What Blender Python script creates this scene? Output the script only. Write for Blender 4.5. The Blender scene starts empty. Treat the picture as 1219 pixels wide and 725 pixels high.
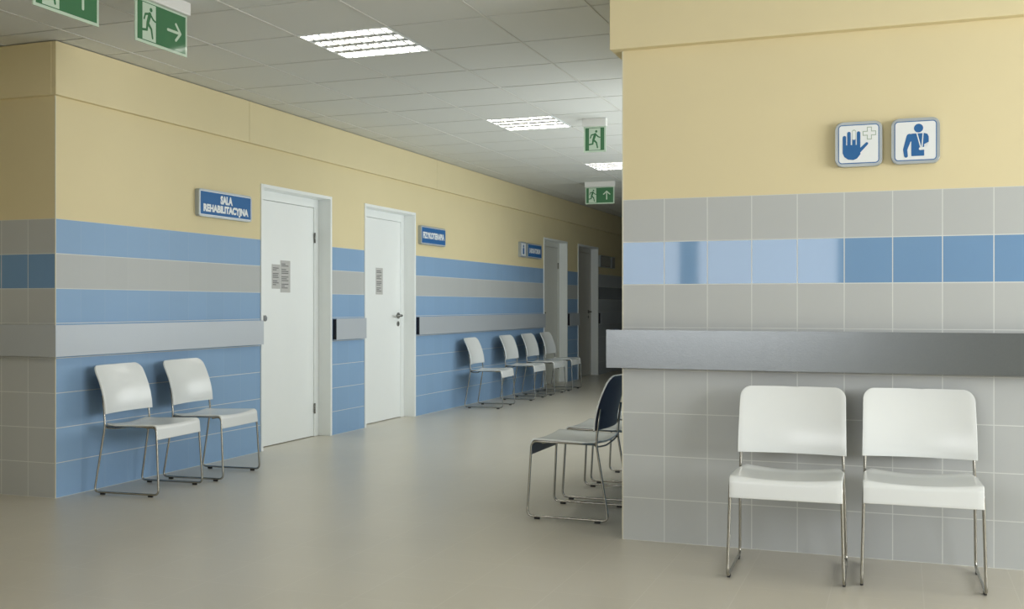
import bpy, bmesh, math, random
from mathutils import Vector, Matrix
random.seed(7)
C = bpy.context.scene.collection
# ------------------------------------------------------------------ layout (metres; Y runs along the corridor)
TH = 0.354; CAM_H = 1.1645; FPX = 1258.5
H = 2.759
XL, YL, YW, XR = -4.797, 5.03, 5.137, -1.311
GX, GY = -3.364, 5.421            # a crossing of the ceiling grid
YB = -1.5                         # wall behind the camera
XF, XE, YE = -11.5, 4.4, 24.0     # far left end, far right end, corridor end
TR = 0.2113                       # wall tile
DOORS = [(7.20, 8.315), (8.93, 10.05), (14.27, 15.40), (15.96, 17.14)]
DTOP = 2.137

# ------------------------------------------------------------------ materials
def N(nt, t, **kw):
    n = nt.nodes.new(t)
    for k, v in kw.items(): setattr(n, k, v)
    return n
def mat(name, col, rough=.5, metal=0., spec=.5, coat=0., bump=None, emit=None, estr=0.):
    m = bpy.data.materials.new(name); m.use_nodes = True
    b = m.node_tree.nodes['Principled BSDF']; nt = m.node_tree
    b.inputs['Base Color'].default_value = (*col, 1)
    b.inputs['Roughness'].default_value = rough
    b.inputs['Metallic'].default_value = metal
    b.inputs['Specular IOR Level'].default_value = spec
    b.inputs['Coat Weight'].default_value = coat
    b.inputs['Coat Roughness'].default_value = .08
    if emit:
        b.inputs['Emission Color'].default_value = (*emit, 1); b.inputs['Emission Strength'].default_value = estr
    # a little procedural variation in colour and surface on every material
    tc = N(nt, 'ShaderNodeTexCoord'); no = N(nt, 'ShaderNodeTexNoise')
    sc, amt, vs = bump or (40., .02, .02)
    no.inputs['Scale'].default_value = sc; no.inputs['Detail'].default_value = 3
    nt.links.new(tc.outputs['Object'], no.inputs['Vector'])
    bp = N(nt, 'ShaderNodeBump'); bp.inputs['Strength'].default_value = amt; bp.inputs['Distance'].default_value = .01
    nt.links.new(no.outputs['Fac'], bp.inputs['Height']); nt.links.new(bp.outputs['Normal'], b.inputs['Normal'])
    mp = N(nt, 'ShaderNodeMapRange'); mp.inputs['To Min'].default_value = 1 - vs; mp.inputs['To Max'].default_value = 1 + vs
    nt.links.new(no.outputs['Fac'], mp.inputs['Value'])
    mx = N(nt, 'ShaderNodeVectorMath', operation='SCALE'); mx.inputs[0].default_value = col
    nt.links.new(mp.outputs['Result'], mx.inputs['Scale']); nt.links.new(mx.outputs['Vector'], b.inputs['Base Color'])
    return m

YELLOW = (.725, .635, .395)
BLUE = (.25, .395, .595); GREY = (.475, .495, .495); DBLUE = (.185, .325, .53); GROUT = (.66, .68, .66)

def wall_mat(name, axis, origin, scheme, colw=TR, vjoint=1., spec0=.22):
    """tile wainscot in horizontal rows below 1.69 m, painted plaster above; scheme(row) -> colour, roughness"""
    m = bpy.data.materials.new(name); m.use_nodes = True; nt = m.node_tree; L = nt.links.new
    b = nt.nodes['Principled BSDF']
    def M(op, a, c=None, d=None):
        n = N(nt, 'ShaderNodeMath', operation=op)
        for i, v in enumerate((a, c, d)):
            if v is None: continue
            if isinstance(v, (int, float)): n.inputs[i].default_value = v
            else: L(v, n.inputs[i])
        return n.outputs[0]
    def MIX(f, a, c):
        n = N(nt, 'ShaderNodeMix', data_type='RGBA')
        L(f, n.inputs['Factor'])
        for k, v in ((6, a), (7, c)):
            if isinstance(v, tuple): n.inputs[k].default_value = (*v, 1)
            else: L(v, n.inputs[k])
        return n.outputs[2]
    tc = N(nt, 'ShaderNodeTexCoord'); sp = N(nt, 'ShaderNodeSeparateXYZ'); L(tc.outputs['Object'], sp.inputs[0])
    z = sp.outputs['Z']; a = sp.outputs['X' if axis == 'x' else 'Y']
    r = M('DIVIDE', z, TR); row = M('FLOOR', r); fr = M('FRACT', r)
    u = M('DIVIDE', M('SUBTRACT', a, origin), colw); col = M('FLOOR', u); fu = M('FRACT', u)
    gw = .0022 / TR
    gh = M('GREATER_THAN', M('ABSOLUTE', M('SUBTRACT', fr, .5)), .5 - gw)
    gv = M('GREATER_THAN', M('ABSOLUTE', M('SUBTRACT', fu, .5)), .5 - gw * TR / colw)
    grout = M('MAXIMUM', gh, M('MULTIPLY', gv, vjoint))
    base, rough, spec = GREY, .5, .35
    colr = MIX(M('LESS_THAN', r, -99.), GREY, GREY)
    ro = M('ADD', .45, 0.)
    for k in range(8):
        c, q = scheme(k)
        hit = M('COMPARE', row, float(k), .1)
        colr = MIX(hit, colr, c)
        ro = M('ADD', M('MULTIPLY', ro, M('SUBTRACT', 1., hit)), M('MULTIPLY', hit, q))
    # each tile a touch different
    wn = N(nt, 'ShaderNodeTexWhiteNoise', noise_dimensions='2D'); cx = N(nt, 'ShaderNodeCombineXYZ')
    L(row, cx.inputs[0]); L(col, cx.inputs[1]); L(cx.outputs[0], wn.inputs['Vector'])
    vs = N(nt, 'ShaderNodeVectorMath', operation='SCALE'); L(colr, vs.inputs[0])
    L(M('MULTIPLY_ADD', wn.outputs['Value'], .04, .98), vs.inputs['Scale'])
    tilec = MIX(grout, vs.outputs[0], GROUT)
    no = N(nt, 'ShaderNodeTexNoise'); no.inputs['Scale'].default_value = 3.; no.inputs['Detail'].default_value = 5; L(tc.outputs['Object'], no.inputs['Vector'])
    yv = N(nt, 'ShaderNodeVectorMath', operation='SCALE'); yv.inputs[0].default_value = YELLOW
    L(M('MULTIPLY_ADD', no.outputs['Fac'], .05, .975), yv.inputs['Scale'])
    up = M('GREATER_THAN', z, 8 * TR)
    L(MIX(up, tilec, yv.outputs[0]), b.inputs['Base Color'])
    ro = M('MAXIMUM', ro, M('MULTIPLY', grout, .7))
    L(M('ADD', M('MULTIPLY', ro, M('SUBTRACT', 1., up)), M('MULTIPLY', up, .75)), b.inputs['Roughness'])
    b.inputs['Specular IOR Level'].default_value = spec0
    hgt = M('ADD', M('MULTIPLY', M('MULTIPLY', grout, M('SUBTRACT', 1., up)), -1.), M('MULTIPLY', no.outputs['Fac'], .03))
    bp = N(nt, 'ShaderNodeBump'); bp.inputs['Strength'].default_value = .3; bp.inputs['Distance'].default_value = .0015
    L(hgt, bp.inputs['Height']); L(bp.outputs['Normal'], b.inputs['Normal'])
    return m

def s_blue(k): return {7: (BLUE, .42), 6: (GREY, .5), 5: (BLUE, .42)}.get(k, (BLUE, .42))
def s_grey(k): return {6: (DBLUE, .05)}.get(k, (GREY, .55))
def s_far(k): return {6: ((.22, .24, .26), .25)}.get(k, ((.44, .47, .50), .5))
M_WL = wall_mat('blue_and_grey_tiled_wall', 'y', YL, s_blue, vjoint=.1)
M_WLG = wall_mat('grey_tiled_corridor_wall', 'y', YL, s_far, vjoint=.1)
M_WX = wall_mat('grey_tiled_wall_right', 'x', XR, s_grey, spec0=.50)
M_WS = wall_mat('grey_tiled_wall_left', 'x', XL, s_grey)
M_PAINT = mat('yellow_paint', YELLOW, .75, bump=(3., .03, .025))
M_WHITE = mat('white_satin_paint', (.86, .89, .885), .35, bump=(8., .01, .01))
M_SHELL = mat('white_glossy_shell', (.75, .775, .775), .22, spec=.5, bump=(5., .0, .01))
M_NAVY = mat('navy_shell_back', (.05, .058, .095), .35, bump=(5., .0, .02))
M_CHROME = mat('satin_chrome_rod', (.40, .39, .35), .27, metal=1., bump=(60., .0, .03))
M_RUB = mat('black_plastic', (.015, .015, .016), .5)
M_RAILL = mat('pale_grey_rail', (.485, .525, .57), .45, metal=.2, bump=(150., .03, .02))
M_RAILR = mat('brushed_steel_rail', (.29, .31, .32), .30, metal=1., bump=(160., .04, .05))
M_RDARK = mat('rail_end_shade', (.006, .008, .02), .4)
M_TILE = mat('mineral_ceiling_tile', (.66, .67, .64), .9, bump=(220., .12, .03))
M_GRID = mat('ceiling_grid_steel', (.62, .62, .58), .6)
M_FRAME = mat('sign_frame_grey', (.42, .46, .48), .35, metal=.3)
M_SBLUE = mat('sign_blue', (.03, .135, .35), .55, spec=.25)
M_SWHITE = mat('sign_white', (.80, .83, .84), .35)
M_SGREEN = mat('sign_green', (.055, .175, .08), .09, spec=.5, bump=(5., 0., .01))
M_SPALE = mat('sign_pale_green', (.50, .62, .50), .09, spec=.5, bump=(5., 0., .01))
M_HOUS = mat('white_plastic_housing', (.72, .72, .70), .4)
M_STEEL = mat('polished_steel_handle', (.24, .24, .23), .25, metal=1.)
M_DARK = mat('dark_recess', (.02, .02, .02), .6)
M_PAPER = mat('paper', (.50, .50, .49), .7)
M_INK = mat('ink', (.13, .13, .13), .7)
M_CROSS = mat('pale_green_line', (.33, .42, .33), .4)
M_LOUV = mat('aluminium_louvre', (.30, .30, .29), .3, metal=.6)
M_GSIGN = mat('sign_panel_glare', (.34, .34, .33), .25)  # glare on the far sign faces put into the colour as grey

def emitter(name, col, strength):
    m = bpy.data.materials.new(name); m.use_nodes = True; nt = m.node_tree
    nt.nodes.remove(nt.nodes['Principled BSDF'])
    e = N(nt, 'ShaderNodeEmission'); e.inputs['Color'].default_value = (*col, 1); e.inputs['Strength'].default_value = strength
    nt.links.new(e.outputs[0], nt.nodes['Material Output'].inputs[0]); return m
M_TUBE = emitter('lit_fluorescent_tube', (1., .96, .88), 28.)
M_PANE_B = emitter('daylit_opal_pane_rear', (.97, .98, 1.), 5.8)
M_PANE_R = emitter('daylit_opal_pane_right', (.97, .99, 1.), 15.)
M_PANE_C = emitter('daylit_opal_pane_corridor', (.95, 1., 1.), 4.7)

def floor_mat():
    m = bpy.data.materials.new('beige_floor_tiles'); m.use_nodes = True; nt = m.node_tree; L = nt.links.new
    b = nt.nodes['Principled BSDF']; tc = N(nt, 'ShaderNodeTexCoord')
    mp = N(nt, 'ShaderNodeMapping'); mp.inputs['Location'].default_value = (-.078, -4.445, 0); L(tc.outputs['Object'], mp.inputs[0])
    br = N(nt, 'ShaderNodeTexBrick'); L(mp.outputs[0], br.inputs['Vector'])
    br.offset = 0.; br.squash = 1.
    br.inputs['Scale'].default_value = 1.; br.inputs['Brick Width'].default_value = .354; br.inputs['Row Height'].default_value = .354
    br.inputs['Mortar Size'].default_value = .0022; br.inputs['Mortar Smooth'].default_value = .2
    br.inputs['Color1'].default_value = (.555, .52, .44, 1); br.inputs['Color2'].default_value = (.565, .53, .45, 1)
    br.inputs['Mortar'].default_value = (.61, .575, .495, 1)
    no = N(nt, 'ShaderNodeTexNoise'); no.inputs['Scale'].default_value = 1.6; no.inputs['Detail'].default_value = 6; L(tc.outputs['Object'], no.inputs['Vector'])
    mr = N(nt, 'ShaderNodeMapRange'); mr.inputs['To Min'].default_value = .95; mr.inputs['To Max'].default_value = 1.05; L(no.outputs['Fac'], mr.inputs['Value'])
    vs = N(nt, 'ShaderNodeVectorMath', operation='SCALE'); L(br.outputs['Color'], vs.inputs[0]); L(mr.outputs[0], vs.inputs['Scale'])
    L(vs.outputs[0], b.inputs['Base Color']); b.inputs['Roughness'].default_value = .30
    b.inputs['Specular IOR Level'].default_value = .65
    bp = N(nt, 'ShaderNodeBump'); bp.inputs['Strength'].default_value = .15; bp.inputs['Distance'].default_value = .001; bp.invert = True
    L(br.outputs['Fac'], bp.inputs['Height']); L(bp.outputs[0], b.inputs['Normal'])
    return m
M_FLOOR = floor_mat()

# ------------------------------------------------------------------ mesh helpers
def add_box(bm, x0, x1, y0, y1, z0, z1, bev=0., seg=2, mi=0):
    v = [bm.verts.new(p) for p in ((x0,y0,z0),(x1,y0,z0),(x1,y1,z0),(x0,y1,z0),(x0,y0,z1),(x1,y0,z1),(x1,y1,z1),(x0,y1,z1))]
    fs = [bm.faces.new([v[i] for i in f]) for f in ((3,2,1,0),(4,5,6,7),(0,1,5,4),(1,2,6,5),(2,3,7,6),(3,0,4,7))]
    for f in fs: f.material_index = mi
    if bev:
        bmesh.ops.bevel(bm, geom=list({e for f in fs for e in f.edges}), offset=bev, segments=seg, affect='EDGES', profile=.5)
def box(*a, **k):
    bm = bmesh.new(); add_box(bm, *a, **k); return bm
def add_tube(bm, pts, r, n=10, closed=False, cap=True):
    pts = [Vector(p) for p in pts]; T = []
    for i in range(len(pts)):
        a = pts[max(i-1, 0)]; b = pts[min(i+1, len(pts)-1)]; T.append((b-a).normalized())
    up = Vector((0, 0, 1)) if abs(T[0].z) < .9 else Vector((0, 1, 0))
    nrm = T[0].cross(up).normalized(); rings = []
    for i, p in enumerate(pts):
        nrm = (nrm - T[i]*nrm.dot(T[i])).normalized(); bn = T[i].cross(nrm)
        rings.append([bm.verts.new(p + r*(math.cos(2*math.pi*k/n)*nrm + math.sin(2*math.pi*k/n)*bn)) for k in range(n)])
    for a, b in zip(rings, rings[1:]):
        for k in range(n):
            f = bm.faces.new((a[k], b[k], b[(k+1)%n], a[(k+1)%n])); f.smooth = True
    if cap: bm.faces.new(rings[0]); bm.faces.new(list(reversed(rings[-1])))
def rounded(path, r, k=6):
    """corner points replaced by arcs of radius r"""
    P = [Vector(p) for p in path]; out = [P[0]]
    for a, p, b in zip(P, P[1:], P[2:]):
        d1 = (a-p); d2 = (b-p); rr = min(r, d1.length*.45, d2.length*.45)
        s = p + d1.normalized()*rr; e = p + d2.normalized()*rr
        for i in range(k+1):
            t = i/k; out.append((1-t)**2*s + 2*t*(1-t)*p + t*t*e)
    out.append(P[-1]); return out
def add_prism(bm, poly, d0, d1, fr=lambda u, v, w: (u, v, w)):
    """polygon (u, v) extruded in w from d0 to d1; fr maps (u, v, w) to space"""
    a = [bm.verts.new(fr(u, v, d0)) for u, v in poly]; b = [bm.verts.new(fr(u, v, d1)) for u, v in poly]
    fs = [bm.faces.new(list(reversed(a))), bm.faces.new(b)]
    n = len(poly)
    for i in range(n): fs.append(bm.faces.new((a[i], a[(i+1)%n], b[(i+1)%n], b[i])))
    return fs
def rrect(x0, x1, y0, y1, r, k=6):
    o = []
    for cx, cy, a in ((x1-r, y1-r, 0), (x0+r, y1-r, 90), (x0+r, y0+r, 180), (x1-r, y0+r, 270)):
        for i in range(k+1):
            t = math.radians(a + 90*i/k); o.append((cx + r*math.cos(t), cy + r*math.sin(t)))
    return o
def circle(cx, cy, r, n=20): return [(cx + r*math.cos(2*math.pi*i/n), cy + r*math.sin(2*math.pi*i/n)) for i in range(n)]
def capsule(x0, y0, x1, y1, r, n=7, r2=None):
    r2 = r if r2 is None else r2
    a = math.atan2(y1-y0, x1-x0); o = []
    for i in range(n+1):
        t = a + math.pi/2 + math.pi*i/n; o.append((x0 + r*math.cos(t), y0 + r*math.sin(t)))
    for i in range(n+1):
        t = a - math.pi/2 + math.pi*i/n; o.append((x1 + r2*math.cos(t), y1 + r2*math.sin(t)))
    return o
def obj(name, bm, m, parent=None, smooth=False):
    me = bpy.data.meshes.new(name)
    bmesh.ops.recalc_face_normals(bm, faces=bm.faces[:])
    bm.to_mesh(me); bm.free()
    for x in (m if isinstance(m, (list, tuple)) else [m]): me.materials.append(x)
    if smooth:
        for p in me.polygons: p.use_smooth = True
    o = bpy.data.objects.new(name, me); C.objects.link(o)
    if parent: o.parent = parent
    return o
def struct(name, bm, m, parent=None):
    o = obj(name, bm, m, parent)
    if parent is None: o['kind'] = 'structure'
    return o
def tag(o, label, cat, group=None):
    o['label'] = label; o['category'] = cat
    if group: o['group'] = group
    return o
def thing(name, loc, rz=0., label=None, cat=None, group=None):
    o = bpy.data.objects.new(name, None); C.objects.link(o); o.empty_display_size = .1
    o.location = loc; o.rotation_euler = (0, 0, rz)
    if label: tag(o, label, cat, group)
    return o
def copy_tree(o, parent=None):
    c = o.copy(); C.objects.link(c); c.parent = parent
    for ch in list(o.children): copy_tree(ch, c)
    return c

# ------------------------------------------------------------------ setting
struct('floor', box(XF-.2, XE+.2, YB-.2, YE+.2, -.1, 0), M_FLOOR)

# ceiling: grid plane with tiles hanging a little below it, cells left free for the light fittings
LIGHTS = []
LIGHTS += [(-5, -5), (-10, -5), (-5, -10), (5, -10)]
for i in (0, 5, 10): LIGHTS.append((0, i))
cells = set(LIGHTS)
bm = bmesh.new()
g = .008
def tile(bm, x0, x1, y0, y1):
    x0, x1, y0, y1 = max(x0, XF), min(x1, XE), max(y0, YB), min(y1, YE)
    if x1-x0 < .03 or y1-y0 < .03: return
    if y0 >= YL:
        a, c = max(x0, XL+.002), min(x1, XR-.002)
        if c-a < .02: return
        x0, x1 = a, c
    v = [(x0+g, y0+g), (x1-g, y0+g), (x1-g, y1-g), (x0+g, y1-g)]
    lo = [bm.verts.new((x, y, H)) for x, y in v]; hi = [bm.verts.new((x, y, H+.014)) for x, y in v]
    bm.faces.new(lo[::-1])
    for k in range(4): bm.faces.new((lo[k], lo[(k+1)%4], hi[(k+1)%4], hi[k]))
for j in range(-14, 15):
    for i in range(-15, 32):
        if (j, i) in cells: continue
        x0, x1, y0, y1 = GX+.6*j, GX+.6*j+.6, GY+.6*i, GY+.6*i+.6
        if y0 < YL < y1 and (x0 < XL or x1 > XR):      # cut where the hall meets the corridor
            tile(bm, x0, x1, y0, YL-.001)
            tile(bm, x0, x1, YL, y1)
        else: tile(bm, x0, x1, y0, y1)
struct('ceiling', bm, M_TILE)
def xbar(bm, x):
    ys = [YB] + sorted(v for j, i in cells if abs(GX+.6*j - x) < .01 or abs(GX+.6*j+.6 - x) < .01 for v in (GY+.6*i, GY+.6*i+.6)) + [YE if XL < x < XR else YL]
    for a, b in zip(ys[::2], ys[1::2]):
        if b-a > .01: add_box(bm, x-.0065, x+.0065, a+.001, b-.001, H-.0035, H+.03)
bm = bmesh.new()
add_box(bm, XF, XE, YB, YE, H+.09, H+.15)
for j in range(-14, 16):
    x = GX+.6*j
    if XF < x < XE: xbar(bm, x)
for i in range(-15, 32):
    y = GY+.6*i
    if YB < y < YE: add_box(bm, XF if y < YL else XL, XE if y < YL else XR, y-.012, y+.012, H+.0142, H+.0301)
struct('trim_1', bm, M_GRID)

# corridor left wall with door openings, wrapped round the corner into the hall
def wall_run(bm, x0, x1, spans, y0, y1, ztop=H+.05, mi=None):
    y = y0
    for a, c in spans:
        add_box(bm, x0, x1, y, a, 0, ztop); add_box(bm, x0, x1, a, c, DTOP, ztop); y = c
    add_box(bm, x0, x1, y, y1, 0, ztop)
bm = bmesh.new(); wall_run(bm, XL-.3, XL, DOORS, YL, DOORS[3][1])
struct('wall_left', bm, M_WL)
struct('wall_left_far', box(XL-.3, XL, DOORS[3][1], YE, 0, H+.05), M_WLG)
struct('wall_front_left', box(XF, XL-.3005, YL, YL+.15, 0, H+.05), M_WS)
struct('wall_front_corner', box(XL-.3, XL-.001, YL-.001, YL+.0, 0, H+.05), M_WS)
struct('wall_end_left', box(XF-.15, XF, YB, YL, 0, H+.05), M_PAINT)
struct('wall_front_right', box(XR, XE, YW, YW+.012, 0, H+.05), M_WX)
struct('wall_hall_light_blocker', box(XF, -3.3, 1.7, 1.85, 0, H+.05), M_PAINT)  # unseen wall added to keep window light off the left return wall
struct('wall_corridor_end', box(XL-.3, XR+.2, YE, YE+.15, 0, H+.05), M_WX)
struct('door_backing_wall', box(XL-.34, XL-.302, YL+.3, YE, 0, H), M_PAINT).name = 'wall_left_backing'

# windows: row in the corridor's right wall, row in the wall behind the camera
def window(name, axis, pos, a0, a1, z0, z1, inward, pane):
    """frame with one mullion and an opal pane standing in a wall opening"""
    def bx(bm, u0, u1, w0, w1, zz0, zz1, bev=0.):
        if axis == 'x': add_box(bm, min(pos+w0*inward, pos+w1*inward), max(pos+w0*inward, pos+w1*inward), u0, u1, zz0, zz1, bev)
        else: add_box(bm, u0, u1, min(pos+w0*inward, pos+w1*inward), max(pos+w0*inward, pos+w1*inward), zz0, zz1, bev)
    r = bpy.data.objects.new(name, None); C.objects.link(r); r['kind'] = 'structure'
    bm = bmesh.new(); t = .05
    bx(bm, a0, a1, -.10, -.03, z0, z0+t); bx(bm, a0, a1, -.10, -.03, z1-t, z1)
    bx(bm, a0, a0+t, -.10, -.03, z0+t, z1-t); bx(bm, a1-t, a1, -.10, -.03, z0+t, z1-t)
    obj('window_frame', bm, M_WHITE, r)
    bm = bmesh.new(); bx(bm, a0-.04, a1+.04, -.03, .05, z0-.03, z0-.001, .004); obj('window_sill', bm, M_WHITE, r)
    bm = bmesh.new(); w = -.075
    if axis == 'x': vs = [(pos+w*inward, a0+t, z0+t), (pos+w*inward, a1-t, z0+t), (pos+w*inward, a1-t, z1-t), (pos+w*inward, a0+t, z1-t)]
    else: vs = [(a0+t, pos+w*inward, z0+t), (a1-t, pos+w*inward, z0+t), (a1-t, pos+w*inward, z1-t), (a0+t, pos+w*inward, z1-t)]
    bm.faces.new([bm.verts.new(v) for v in vs]); obj('pane', bm, pane, r)
def wall_with_windows(bm, axis, p0, p1, a0, a1, wins, z0, z1):
    def bx(u0, u1, q0, q1):
        if axis == 'x': add_box(bm, p0, p1, u0, u1, q0, q1)
        else: add_box(bm, u0, u1, p0, p1, q0, q1)
    y = a0
    for s, e in wins:
        bx(y, s, 0, H+.05); bx(s, e, 0, z0); bx(s, e, z1, H+.05); y = e
    bx(y, a1, 0, H+.05)
CW = [(7.3, 8.9), (9.1, 10.7), (10.9, 12.3)]
bm = bmesh.new(); wall_with_windows(bm, 'x', XR, XR+.2, YW+.0125, YE, CW, .95, 2.35)
struct('wall_right', bm, M_WL)
BW = [(-3.85, -2.306), (-2.196, -.605)]
bm = bmesh.new(); wall_with_windows(bm, 'y', YB-.2, YB, XF, XE, BW, 1.15, 2.70)
struct('wall_back', bm, mat('dark_grey_panel_wall', (.22, .23, .22), .6))
EW = [(.6, 2.45), (2.65, 4.5)]
bm = bmesh.new(); wall_with_windows(bm, 'x', XE, XE+.15, YB, YW+.2, EW, .85, 2.5)
struct('wall_end_right', bm, M_PAINT)
n = 1
for a, c in CW: window('window_%d' % n, 'x', XR, a, c, .95, 2.35, -1, M_PANE_C); n += 1
for a, c in EW: window('window_%d' % n, 'x', XE, a, c, .85, 2.5, -1, M_PANE_R); n += 1
for a, c in BW: window('window_%d' % n, 'y', YB, a, c, 1.15, 2.70, 1, M_PANE_B); n += 1

# upper wall boxing, slightly proud of the tiled walls, with panel joints
SB = 2.432; D = .035
bm = bmesh.new(); jt = .0015
prev = YL-D
for y in (7.0, 10.53, 14.0, 17.5, 21., YE):
    add_box(bm, XL+.0005, XL+D, prev+jt, y-jt, SB, H-.006, .0015, 1); prev = y
prev = XL+D
for x in (XL-3.4, XF):
    add_box(bm, x+jt, prev-jt if prev < XL else XL+.0003, YL-D, YL-.0005, SB, H-.006, .0015, 1); prev = x
struct('trim_2', bm, M_PAINT)
bm = bmesh.new()
add_box(bm, XR-.052, XE, YW-.052, YW-.0005, SB, H-.006, .002, 1)
add_box(bm, XR-.052, XR-.0005, YW, YE, SB, H-.006, .002, 1)
struct('trim_3', bm, M_PAINT)
# slim metal strip on the tiled corners
bm = bmesh.new(); add_box(bm, XL-.004, XL+.0015, YL-.0015, YL+.004, 0, SB)
add_box(bm, XR-.0015, XR+.004, YW-.0015, YW+.004, 0, SB)
struct('trim_4', bm, mat('corner_strip', (.66, .64, .52), .5))

# ------------------------------------------------------------------ doors
FX = XL-.113    # plane of the frame face, set back in the wall
M_LEAF3 = mat('dimmed_door_leaf', (.66, .67, .62), .4)  # dimness of the far corridor put into the door colour
M_LEAF4 = mat('shaded_door_leaf', (.42, .41, .37), .4)  # deeper shade towards the corridor's dark end, put into the door colour
def door(n, y0, y1, handle_left, knob=False):
    r = bpy.data.objects.new('door_%d' % n, None); C.objects.link(r); r['kind'] = 'structure'
    cw = .028; e = .0006
    bm = bmesh.new()                                # casing + reveal lining
    z1 = DTOP
    add_box(bm, XL-.2, XL+.010, y0+e, y0+cw, 0, z1-e, .002, 1)
    add_box(bm, XL-.2, XL+.010, y1-cw, y1-e, 0, z1-e, .002, 1)
    add_box(bm, XL-.2, XL+.010, y0+cw, y1-cw, z1-cw, z1-e, .002, 1)
    obj('casing', bm, M_WHITE, r)
    fw = .075; bm = bmesh.new()                     # rebated inner frame
    a, b, t = y0+cw, y1-cw, z1-cw
    add_box(bm, FX-.05, FX, a, a+fw, 0, t, .002, 1); add_box(bm, FX-.05, FX, b-fw, b, 0, t, .002, 1)
    add_box(bm, FX-.05, FX, a+fw, b-fw, t-fw, t, .002, 1)
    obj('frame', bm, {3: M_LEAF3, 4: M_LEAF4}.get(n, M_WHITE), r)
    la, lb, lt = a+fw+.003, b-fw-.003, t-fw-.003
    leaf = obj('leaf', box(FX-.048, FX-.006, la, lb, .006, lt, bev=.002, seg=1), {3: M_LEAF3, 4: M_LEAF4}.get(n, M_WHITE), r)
    hx = FX-.006
    hy = la+.055 if handle_left else lb-.06; s = 1 if handle_left else -1
    hd = thing('handle', (0, 0, 0)); hd.parent = r
    bm = bmesh.new()
    def disc(zc, rad, th):
        add_prism(bm, circle(hy, zc, rad, 24), hx, hx+th, lambda u, v, w: (w, u, v))
    disc(1.06, .032, .010)
    if knob:
        add_tube(bm, [(hx, hy, 1.06), (hx+.045, hy, 1.06)], .011, 14)
        add_tube(bm, [(hx+.035, hy, 1.06), (hx+.040, hy, 1.06), (hx+.058, hy, 1.06), (hx+.062, hy, 1.06)], .024, 20)
    else:
        add_tube(bm, rounded([(hx, hy, 1.06), (hx+.052, hy, 1.06), (hx+.052, hy+s*.125, 1.058)], .018), .0125, 12)
    disc(.975, .026, .007)
    bpy.data.objects.remove(hd)
    h = obj('handle', bm, M_STEEL, r)
    kb = bmesh.new(); add_prism(kb, [(hy-.005, .960), (hy+.005, .960), (hy+.005, .990), (hy-.005, .990)], hx+.0065, hx+.0078, lambda u, v, w: (w, u, v))
    obj('keyhole', kb, M_DARK, h)
    hyh = lb+.004 if handle_left else la-.004
    for zc in (.25, 1.765):
        b_ = bmesh.new(); add_tube(b_, [(FX+.004, hyh, zc-.045), (FX+.004, hyh, zc+.045)], .008, 12)
        obj('hinge', b_, M_STEEL, r)
    return la, lb
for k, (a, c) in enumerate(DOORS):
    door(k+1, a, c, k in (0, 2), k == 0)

def notice(y0, y1, z0, z1, label, lines):
    hx = FX-.006
    r = thing('paper_notice', (hx, (y0+y1)/2, z0), 0, label, 'notice')
    w = (y1-y0)/2; h = z1-z0
    obj('sheet', box(.0004, .0018, -w, w, 0, h), M_PAPER, r)
    bm = bmesh.new(); z = h-.03
    for q in lines:
        if q: add_box(bm, .0018, .0022, -w*.78, -w*.78+1.56*w*q, z-.0035, z+.0035)
        z -= .0155
    obj('printed_lines', bm, M_INK, r)
notice(7.545, 7.668, 1.305, 1.508, 'narrower paper sheet taped left of the other on the nearest white door', [.9, .6, 0, .9, .8, .9, 0, .7, .9, .5])
notice(7.674, 7.825, 1.275, 1.545, 'larger paper sheet of printed lines on the right, nearest white door', [.5, .9, 0, .6, .9, .9, 0, .9, .7, .9, 0, .9, .4, .8])
notice(9.392, 9.54, 1.275, 1.54, 'printed paper notice on the second white door from the left', [.8, .9, 0, .9, .6, .9, 0, .9, .9, .7, 0, .8, .5, .9])

# ------------------------------------------------------------------ crash rails
RZ0, RZ1 = .856, 1.046
def rail_profile(bm, a, b, fr):
    """hollow sheet cover, open towards the wall; fr maps (along, out, z)"""
    t = .004; d = .042
    for o0, o1, z0, z1 in ((d-t, d, RZ0, RZ1), (.003, d-t, RZ0, RZ0+t), (.003, d-t, RZ1-t, RZ1)):
        vs = [bm.verts.new(fr(u, o, z)) for u in (a, b) for o, z in ((o0, z0), (o1, z0), (o1, z1), (o0, z1))]
        for f in ((0,1,2,3), (7,6,5,4), (0,4,5,1), (1,5,6,2), (2,6,7,3), (3,7,4,0)): bm.faces.new([vs[i] for i in f])
def add_end(parent, fr, a0, a1):
    bm = bmesh.new()
    vs = [bm.verts.new(fr(u, o, z)) for u in (a0, a1) for o, z in ((.001, RZ0+.004), (.038, RZ0+.004), (.038, RZ1-.004), (.001, RZ1-.004))]
    for f in ((0,1,2,3), (7,6,5,4), (0,4,5,1), (1,5,6,2), (2,6,7,3), (3,7,4,0)): bm.faces.new([vs[i] for i in f])
    obj('end_shade', bm, M_RDARK, parent)  # shade inside the open rail end, put in as a black block
frL = lambda u, o, z: (XL+o, u, z)
def rail_left(y0, y1, label):
    r = thing('wall_rail', (0, 0, 0), 0, label, 'wall rail', 'crash rails along the walls')
    bm = bmesh.new(); rail_profile(bm, y0, y1, frL); obj('cover', bm, M_RAILL, r)
    add_end(r, frL, y0+.001, y0+.012); add_end(r, frL, y1-.012, y1-.001)
    return r
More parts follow.
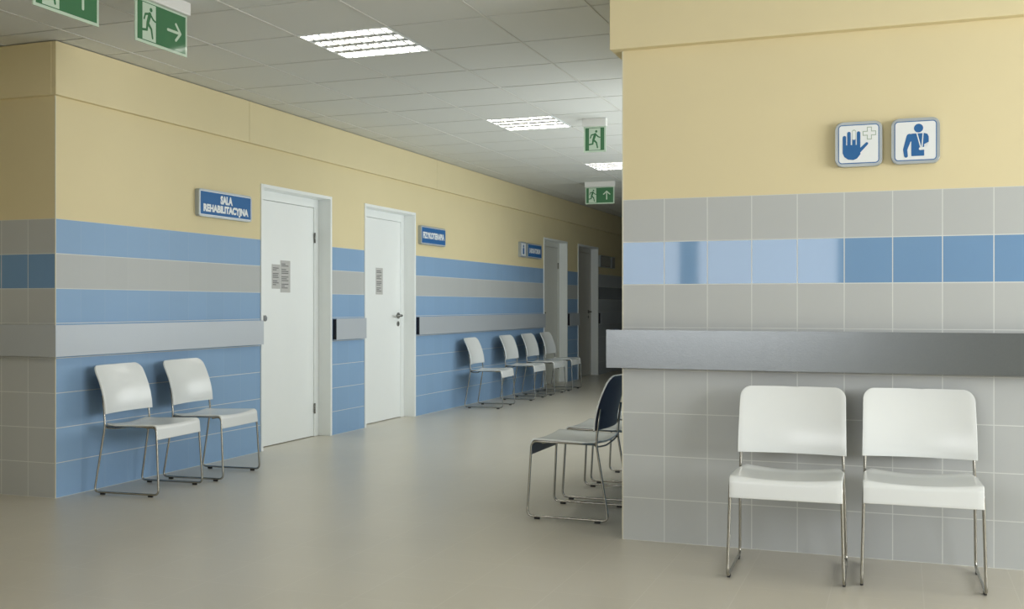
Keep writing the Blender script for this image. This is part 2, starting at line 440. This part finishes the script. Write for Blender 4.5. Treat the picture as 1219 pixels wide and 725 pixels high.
# first one wraps the corner
r = thing('wall_rail', (0, 0, 0), 0, 'pale grey rail wrapped round the left corner above the two nearest blue-wall chairs', 'wall rail', 'crash rails along the walls')
bm = bmesh.new()
d = .042
add_prism(bm, [(XL+d, 7.185), (XL+d, YL-d), (XF+.3, YL-d), (XF+.3, YL-d+.004), (XL+d-.004, YL-d+.004), (XL+d-.004, 7.185)], RZ0, RZ1)
add_prism(bm, [(XL+d-.004, 7.185), (XL+d-.004, YL-d+.004), (XF+.3, YL-d+.004), (XF+.3, YL-.002), (XL+.002, YL-.002), (XL+.002, 7.185)], RZ1-.004, RZ1)
add_prism(bm, [(XL+d-.004, 7.185), (XL+d-.004, YL-d+.004), (XF+.3, YL-d+.004), (XF+.3, YL-.002), (XL+.002, YL-.002), (XL+.002, 7.185)], RZ0, RZ0+.004)
obj('cover', bm, M_RAILL, r); add_end(r, frL, 7.172, 7.184)
rail_left(8.34, 8.90, 'short pale grey rail between the two nearest white doors')
rail_left(10.075, 14.245, 'long pale grey rail above the row of four far chairs')
rail_left(15.425, 15.935, 'short dim grey rail between the two farthest doors')
rail_left(17.165, 20.5, 'dim grey rail beyond the farthest door')
# right one wraps its corner too
r = thing('wall_rail', (0, 0, 0), 0, 'wide brushed steel rail on the grey tiled wall above the two right chairs', 'wall rail', 'crash rails along the walls')
d = .066; z0, z1 = .857, 1.044
ring = [(XE-.1, YW-d), (XR-d, YW-d), (XR-d, 5.30), (XR-d+.004, 5.30), (XR-d+.004, YW-d+.004), (XE-.1, YW-d+.004)]
bm = bmesh.new(); add_prism(bm, ring, z0, z1)
lip = [(XE-.1, YW-d+.004), (XR-d+.004, YW-d+.004), (XR-d+.004, 5.30), (XR-.002, 5.30), (XR-.002, YW-.002), (XE-.1, YW-.002)]
add_prism(bm, lip, z1-.034, z1-.030); add_prism(bm, lip, z0, z0+.004)
obj('cover', bm, M_RAILR, r)

# ------------------------------------------------------------------ chairs
def shell(name, rows, parent, flip):
    """grid of points -> thin moulded shell, white in front and navy behind"""
    bm = bmesh.new(); V = [[bm.verts.new(p) for p in row] for row in rows]
    for a, b in zip(V, V[1:]):
        for k in range(len(a)-1):
            f = bm.faces.new((a[k], a[k+1], b[k+1], b[k]) if flip else (a[k], b[k], b[k+1], a[k+1])); f.smooth = True
    me = bpy.data.meshes.new(name); bm.to_mesh(me); bm.free()
    me.materials.append(M_SHELL); me.materials.append(M_NAVY)
    o = bpy.data.objects.new(name, me); C.objects.link(o); o.parent = parent
    s = o.modifiers.new('thickness', 'SOLIDIFY'); s.thickness = .010; s.offset = -1; s.material_offset = 1; s.material_offset_rim = 0; s.use_even_offset = True
    b = o.modifiers.new('soft_edge', 'BEVEL'); b.width = .0028; b.segments = 2; b.limit_method = 'ANGLE'; b.angle_limit = math.radians(50)
    return o
def make_chair():
    t = thing('stacking_chair', (0, 0, 0))
    W = .236
    # seat: local +x is the sitter's front
    prof = []                                     # (x, z, dish weight)
    for i in range(13):
        s = i/12; x = -.175 + .352*s
        prof.append((x, .430 + .010*s + .010*max(0, (.18-s)/.18)**2, 1 - .15*s, 0))
    for i in range(1, 8):
        a = math.radians(90*i/7); prof.append((.177 + .030*math.sin(a), .410 + .030*math.cos(a), .85*(1-i/9), i/7))
    for i in range(1, 5): prof.append((.207 + .006*i/4, .410 - .062*i/4, .18*(1-i/4), 1))
    rows = []
    for k, (x, z, wgt, fr) in enumerate(prof):
        row = []
        for q in range(-8, 9):
            v = q/8; w = .2305
            if k < 3: w = .2305 - (.03, .012, .003)[k]
            row.append((x, v*w, z - .016*(1-v*v)*wgt))
        rows.append(row)
    shell('seat', rows, t, False)
    # backrest
    rows = []; z0, z1, R = .495, .792, .046
    zs = [z0 + (z1-R-z0)*i/9 for i in range(10)] + [z1-R + R*math.sin(math.radians(90*i/8)) for i in range(1, 9)]
    for z in zs:
        s = (z-z0)/(z1-z0)
        hw = W - .004*s
        if z > z1-R: hw = hw - R + math.sqrt(max(0, R*R - (z-(z1-R))**2))
        xc = -.152 - .092*s**1.9
        row = []
        for q in range(-10, 11):
            v = q/10*hw/W
            row.append((xc - .030*(1-v*v), v*W, z))
        rows.append(row)
    shell('backrest', rows, t, True)
    # two wire side frames, each one bent rod
    for sgn in (-1, 1):
        y = sgn*.226; yf = sgn*.236; yi = sgn*.229
        zr = .0155
        path = [(-.170, yi, .655), (-.161, yi, .50), (-.166, y, .425), (-.236, yf, zr), (.222, yf, zr), (.200, y, .424), (-.160, yi*.985, .420)]
        path[0] = (-.188, yi*.97, .61); path[1] = (-.173, yi*.975, .50)
        P = [Vector(p) for p in path]
        pts = rounded(P, .035, 7)
        bm = bmesh.new(); add_tube(bm, pts, .0066, 10)
        f = obj('side_frame', bm, M_CHROME, t)
        for x in (-.175, .165):
            bm = bmesh.new(); add_box(bm, x-.016, x+.016, yf-.0062, yf+.0062, 0, .0125, .002, 2); obj('glide', bm, M_RUB, f)
    for x, dz, nm in ((-.160, .020, 'rear_crossbar'), (.135, .0, 'front_crossbar')):
        pts = [(x, .227*math.cos(math.pi*i/14), .419 - .012 - dz*math.sin(math.pi*i/14)*.9 + .008*abs(math.cos(math.pi*i/14))) for i in range(15)]
        bm = bmesh.new(); add_tube(bm, pts, .0048, 8); obj('crossbar', bm, M_CHROME, t)
    return t
proto = make_chair(); first = True
def place(x, y, rz, label, group):
    global first
    o = proto if first else copy_tree(proto); first = False
    o.location = (x, y, 0); o.rotation_euler = (0, 0, math.radians(rz)); tag(o, label, 'chair', group)
    return o
# right pair, facing the camera
place(-.468, 4.753, -88.5, 'white shell chair on wire legs, left one below the two pictogram signs', 'pair of chairs on the right wall')
place(.071, 4.815, -88.5, 'rightmost white chair on wire legs against grey tiles', 'pair of chairs on the right wall')
# left pair against the blue wall
place(-4.462, 5.480, 4, 'nearest white chair by the left corner of the blue wall', 'pair of chairs on the blue wall')
place(-4.452, 6.115, 4, 'white chair beside the nearest door, right of the left corner chair', 'pair of chairs on the blue wall')
# four down the corridor
for (x, y, a), lb in zip(((-4.45, 11.33, 3.5), (-4.435, 12.44, 1), (-4.44, 13.25, 0), (-4.44, 14.01, 1)),
        ('first of four far chairs, set apart by a gap from the others', 'second of four white chairs down the corridor, just past the gap',
         'third of four far chairs, between the second and the one at the door', 'farthest white chair of four, in front of the third door')):
    place(x, y, a, lb, 'row of four chairs down the corridor')
# three turned the other way beside the corridor's right side
for (x, y), lb in zip(((-1.705, 5.69), (-1.70, 6.31), (-1.70, 6.93)),
        ('chair showing its navy back at the right wall corner', 'chair mostly hidden behind the navy-backed chair, next to it',
         'farthest chair glimpsed behind the navy-backed one, beyond its neighbour')):
    place(x, y, 180, lb, 'chairs on the right side of the corridor')

# ------------------------------------------------------------------ lettering
def text_bm(txt, w, h, thick, bold=.02):
    """built-in font set as a mesh, squeezed into w x h, centred, in the local XY plane"""
    cu = bpy.data.curves.new('t', 'FONT'); cu.body = txt; cu.size = 1; cu.extrude = .02; cu.offset = bold; cu.resolution_u = 4
    o = bpy.data.objects.new('t', cu); C.objects.link(o)
    dg = bpy.context.evaluated_depsgraph_get(); dg.update()
    me = bpy.data.meshes.new_from_object(o.evaluated_get(dg)); bpy.data.objects.remove(o)
    bm = bmesh.new(); bm.from_mesh(me); bpy.data.meshes.remove(me)
    xs = [v.co.x for v in bm.verts]; ys = [v.co.y for v in bm.verts]
    x0, x1, y0, y1 = min(xs), max(xs), min(ys), max(ys)
    for v in bm.verts:
        v.co = Vector(((v.co.x-(x0+x1)/2)*w/(x1-x0), (v.co.y-(y0+y1)/2)*h/(y1-y0), v.co.z/.02*thick/2))
    return bm
def stack(parent, polys, d0, d1, m, name):
    bm = bmesh.new()
    for p in polys: add_prism(bm, p, d0, d1)
    return obj(name, bm, m, parent)
def plate(name, loc, rot, w, h, th, rad, face, label, cat, group, line=None):
    """sign: local x along, local y up, local z out of the wall"""
    r = thing(name, loc, 0, label, cat, group); r.rotation_euler = rot
    bm = bmesh.new(); fs = add_prism(bm, rrect(-w/2, w/2, -h/2, h/2, rad), .0005, th)
    top = [e for e in fs[1].edges]; bmesh.ops.bevel(bm, geom=top, offset=.005, segments=3, affect='EDGES', profile=.5)
    obj('frame', bm, M_FRAME, r)
    i = .013
    if line: stack(r, [rrect(-w/2+i, w/2-i, -h/2+i, h/2-i, max(rad-i, .004))], th, th+.0008, line, 'border'); i += .004
    stack(r, [rrect(-w/2+i, w/2-i, -h/2+i, h/2-i, max(rad-i, .003))], th+(.0008 if line else 0), th+.0016, face, 'panel')
    return r
ROT_L = (math.pi/2, 0, math.pi/2)      # facing +X, reading towards +Y
ROT_F = (math.pi/2, 0, 0)              # facing -Y, reading towards +X
def word(parent, txt, w, h, cx, cy, z, bold=.02, m=None):
    bm = text_bm(txt, w, h, .001, bold)
    for v in bm.verts: v.co += Vector((cx, cy, z+.0005))
    obj('lettering', bm, m or M_SWHITE, parent)
TS = .036; ZS = 1.913
r = plate('door_sign', (XL, 6.700, ZS), ROT_L, .660, .200, TS, .022, M_SBLUE, 'large blue sign reading SALA REHABILITACYJNA left of the nearest door', 'sign', 'blue door signs', M_SWHITE)
word(r, 'SALA', .150, .064, 0, .036, TS+.0016, .055)
word(r, 'REHABILITACYJNA', .560, .072, 0, -.042, TS+.0016, .055)
r = plate('door_sign', (XL, 10.440, ZS), ROT_L, .640, .200, TS, .022, M_SBLUE, 'blue sign of one word beside the second white door', 'sign', 'blue door signs', M_SWHITE)
word(r, 'FIZYKOTERAPIA', .550, .070, 0, 0, TS+.0016, .055)
r = plate('door_sign', (XL, 13.79, ZS), ROT_L, .600, .200, TS, .022, M_SBLUE, 'blue sign of one word just left of the third door', 'sign', 'blue door signs', M_SWHITE)
word(r, 'LABORATORIUM', .46, .070, 0, 0, TS+.0016, .055)

def hand_polys(s=1., ox=0., oy=0.):
    P = lambda *a: [(x*s+ox, y*s+oy) for x, y in a[0]]
    return [P(capsule(-.062, -.02, -.062, .036, .0078)), P(capsule(-.042, -.02, -.042, .054, .0078)),
            P(capsule(-.020, -.02, -.020, .022, .0078)), P(capsule(.000, -.02, .000, .054, .0078)),
            P(capsule(-.008, -.040, .036, .004, .0085, r2=.006)),
            P([(-.0698, .0), (-.0698, -.036), (-.062, -.054), (-.046, -.066), (-.022, -.069), (-.006, -.062), (.008, -.044), (.0078, -.02), (.0078, .0)])]
r = plate('pictogram_sign', (-.190, YW, 1.906), ROT_F, .205, .205, .034, .030, M_SWHITE, 'square sign with a blue raised hand and small cross, left of two', 'sign', 'pictogram signs on the yellow wall', M_SBLUE)
for k, p in enumerate(hand_polys()):
    pass
bm = bmesh.new()
for k, p in enumerate(hand_polys()): add_prism(bm, [(x, y-.004) for x, y in p], .0356, .0364 + .00003*k)
obj('hand_pictogram', bm, M_SBLUE, r)
bm = bmesh.new()
add_prism(bm, capsule(-.020, .024, -.020, .058, .0082), .0356, .0362)
obj('bandage', bm, M_CROSS, r)
bm = bmesh.new(); add_prism(bm, capsule(-.020, .026, -.020, .056, .0066), .0362, .0366); obj('bandage_fill', bm, M_SWHITE, r)
def cross(cx, cy, a, b): return [(cx+x, cy+y) for x, y in ((-b,-a),(b,-a),(b,-b),(a,-b),(a,b),(b,b),(b,a),(-b,a),(-b,b),(-a,b),(-a,-b),(-b,-b))]
bm = bmesh.new(); add_prism(bm, cross(.047, .047, .029, .0105), .0356, .0362); obj('cross_outline', bm, M_CROSS, r)
bm = bmesh.new(); add_prism(bm, cross(.047, .047, .0258, .0073), .0362, .0366); obj('cross_fill', bm, M_SWHITE, r)

r = plate('pictogram_sign', (.054, YW, 1.908), ROT_F, .205, .205, .034, .030, M_SWHITE, 'square sign with a blue figure wearing an arm sling, right of two', 'sign', 'pictogram signs on the yellow wall', M_SBLUE)
bm = bmesh.new()
add_prism(bm, circle(.014, .050, .0165, 24), .0356, .0364)
add_prism(bm, [(-.020, .026), (-.010, .030), (.036, .030), (.046, .026), (.050, .016), (.050, -.004), (.034, -.012), (.034, -.056), (-.012, -.056), (-.012, .000), (-.018, .0)], .0356, .03642)
add_prism(bm, capsule(-.0185, .0195, -.034, -.030, .0105, r2=.0075), .0356, .03646)
add_prism(bm, capsule(-.034, -.030, -.031, -.054, .0074, r2=.0068), .0356, .03649)
def grow(bm):
    for v in bm.verts: v.co.x = .006 + (v.co.x-.008)*1.18; v.co.y = -.001 + (v.co.y-.002)*1.18
grow(bm); obj('figure_pictogram', bm, M_SBLUE, r)
bm = bmesh.new()
add_prism(bm, [(.006, .030), (.010, .030), (.0245, -.026), (.0205, -.026)], .0367, .0372)
add_prism(bm, [(.028, .030), (.032, .030), (.0280, -.026), (.0240, -.026)], .0367, .03725)
add_prism(bm, capsule(.020, -.029, .046, -.027, .0052), .0367, .0373)
add_prism(bm, [(.041, -.030), (.052, -.030), (.055, -.004), (.045, -.008)], .0367, .03735)
grow(bm); obj('arm_sling', bm, M_SWHITE, r)

r = plate('pictogram_sign', (XL, 13.325, ZS), ROT_L, .215, .205, TS, .022, M_SWHITE, 'small square white sign with a blue mark left of the third door', 'sign', 'pictogram signs down the corridor', M_SBLUE)
bm = bmesh.new(); add_prism(bm, circle(0, .045, .020, 20), TS+.0016, TS+.0024); add_prism(bm, rrect(-.028, .028, -.062, .022, .012), TS+.0016, TS+.0024)
obj('pictogram', bm, M_SBLUE, r)
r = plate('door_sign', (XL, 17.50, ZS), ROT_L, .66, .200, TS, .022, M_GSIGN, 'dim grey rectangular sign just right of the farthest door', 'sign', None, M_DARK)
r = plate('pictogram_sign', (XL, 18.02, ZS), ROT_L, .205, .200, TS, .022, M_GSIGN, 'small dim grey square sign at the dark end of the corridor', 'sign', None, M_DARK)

# ------------------------------------------------------------------ exit signs
def arrow(cx, cy, s, ang):
    P = [capsule(-.045, 0, .040, 0, .0062), capsule(.042, 0, .010, .036, .0062), capsule(.042, 0, .010, -.036, .0062)]
    ca, sa = math.cos(ang), math.sin(ang)
    return [[(cx + s*(x*ca-y*sa), cy + s*(x*sa+y*ca)) for x, y in p] for p in P]
def man(cx, cy, s):
    Q = [circle(.012, .058, .0095, 16), capsule(.004, .036, -.010, -.004, .0105, r2=.009),
         capsule(.006, .038, .026, .018, .005), capsule(.026, .018, .040, .012, .0045),
         capsule(.000, .038, -.026, .032, .005), capsule(-.026, .032, -.034, .010, .0045),
         capsule(-.009, -.006, .014, -.028, .0075, r2=.006), capsule(.014, -.028, .022, -.066, .006, r2=.005),
         capsule(-.012, -.006, -.016, -.036, .0072, r2=.006), capsule(-.016, -.036, -.042, -.040, .0055)]
    return [[(cx+s*x, cy+s*y) for x, y in p] for p in Q]
def exit_sign(loc, rot, w, kind, label):
    """loc = ceiling point above the plate centre; local x along, y up, z out of the face"""
    r = thing('exit_sign', loc, 0, label, 'exit sign', 'green exit signs under the ceiling'); r.rotation_euler = rot
    bm = bmesh.new(); add_box(bm, -w/2-.006, w/2+.006, -.068, -.0005, -.028, .024, .004, 2); obj('housing', bm, M_HOUS, r)
    top, bot = -.066, -.287
    bm = bmesh.new(); add_box(bm, -w/2, w/2, bot, top-.003, -.004, .004, .001, 1); obj('plate', bm, M_SPALE, r)
    b = .014
    stack(r, [[(-w/2+b, bot+b), (w/2-b, bot+b), (w/2-b, top-b), (-w/2+b, top-b)]], .004, .0048, M_SGREEN, 'green_panel')
    cy = (top+bot)/2
    mx = 0 if kind == 'man' else -w/4
    ww = .050
    stack(r, [[(mx-ww, bot+b+.004), (mx+ww, bot+b+.004), (mx+ww, top-b-.004), (mx-ww, top-b-.004)]], .0048, .0052, M_SPALE, 'doorway')
    bm = bmesh.new()
    for k, p in enumerate(man(mx, cy, 1.12)): add_prism(bm, p, .0052, .0056+.00002*k)
    obj('running_figure', bm, M_SGREEN, r)
    if kind != 'man':
        bm = bmesh.new()
        for k, p in enumerate(arrow(w/4-.004, cy, 1.15, 0 if kind == 'right' else math.pi/2)): add_prism(bm, p, .0048, .0054+.00003*k)
        obj('arrow', bm, M_SPALE, r)
exit_sign((-3.545, 3.785, H), ROT_L, .40, 'up', 'green exit sign with an upward arrow cut off at the top left')
exit_sign((-3.545, 4.437, H), ROT_L, .40, 'right', 'green exit sign with an arrow pointing right, near top left')
exit_sign((-2.462, 8.70, H), ROT_F, .195, 'man', 'small square exit sign with only a running figure')
exit_sign((-3.655, 13.15, H), ROT_F, .385, 'up', 'far exit sign with an upward arrow, lower than the square one')

# ------------------------------------------------------------------ light fittings
def make_fitting():
    t = thing('ceiling_light', (0, 0, 0))
    s = .296; z = .004
    bm = bmesh.new()                                   # rim + recessed tray
    for a in ((-s, s, -s, -s+.012), (-s, s, s-.012, s), (-s, -s+.012, -s+.012, s-.012), (s-.012, s, -s+.012, s-.012)):
        add_box(bm, a[0], a[1], a[2], a[3], -z, .062)
    add_box(bm, -s, s, -s, s, .062, .068)
    obj('housing', bm, M_WHITE, t)
    for k in range(4):
        y = -.216 + .144*k
        bm = bmesh.new(); add_tube(bm, [(-.275, y, .030), (.275, y, .030)], .019, 8); obj('lamp_tube', bm, M_TUBE, t)
    bm = bmesh.new()
    for k in range(3):                                 # V-shaped spines between the tubes
        y = -.144 + .144*k
        add_prism(bm, [(y-.031, .0), (y+.031, .0), (y+.006, .036), (y-.006, .036)], -.284, .284, lambda u, v, w: (w, u, v))
    obj('louvre', bm, M_LOUV, t)
    bm = bmesh.new()                                   # pale cross blades dividing the spines into cells
    for k in range(7):
        x = -.284 + .568*(k+.5)/7
        add_box(bm, x-.006, x+.006, -.283, .283, -.003, .0)
    obj('cross_blades', bm, M_WHITE, t)
    return t
fit = make_fitting(); used = False
NAMES = {(0, 0): 'nearest louvred ceiling light in the corridor, the largest in the picture', (0, 5): 'middle louvred ceiling light, left of the square exit sign',
         (0, 10): 'farthest louvred ceiling light, cut by the right wall edge'}
for j, i in LIGHTS:
    o = fit if not used else copy_tree(fit); used = True
    o.location = (GX+.6*j+.3, GY+.6*i+.3, H)
    if (j, i) in NAMES: tag(o, NAMES[(j, i)], 'ceiling light', 'louvred ceiling lights')
    else: tag(o, 'louvred ceiling light over the hall in front of the corridor', 'ceiling light', 'hall ceiling lights out of view')

# ------------------------------------------------------------------ world, camera, view
w = bpy.data.worlds.new('World'); bpy.context.scene.world = w; w.use_nodes = True
w.node_tree.nodes['Background'].inputs[0].default_value = (.5, .6, .7, 1); w.node_tree.nodes['Background'].inputs[1].default_value = .3
cam = bpy.data.cameras.new('camera'); co = bpy.data.objects.new('camera', cam); C.objects.link(co)
co.location = (0, 0, CAM_H); co.rotation_euler = (math.pi/2, 0, TH)
cam.sensor_fit = 'HORIZONTAL'; cam.sensor_width = 36; cam.lens = 36*FPX/1219; cam.shift_y = 1.2/1219; cam.clip_start = .05
S = bpy.context.scene; S.camera = co
S.view_settings.view_transform = 'Standard'; S.view_settings.look = 'None'; S.view_settings.gamma = 1; S.view_settings.use_curve_mapping = False
S.view_settings.exposure = 0.
S.render.engine = 'CYCLES'
S.cycles.use_denoising = True; S.cycles.max_bounces = 10; S.cycles.diffuse_bounces = 6; S.cycles.sample_clamp_indirect = 4.
S.cycles.caustics_reflective = False; S.cycles.caustics_refractive = False; S.cycles.use_light_tree = True
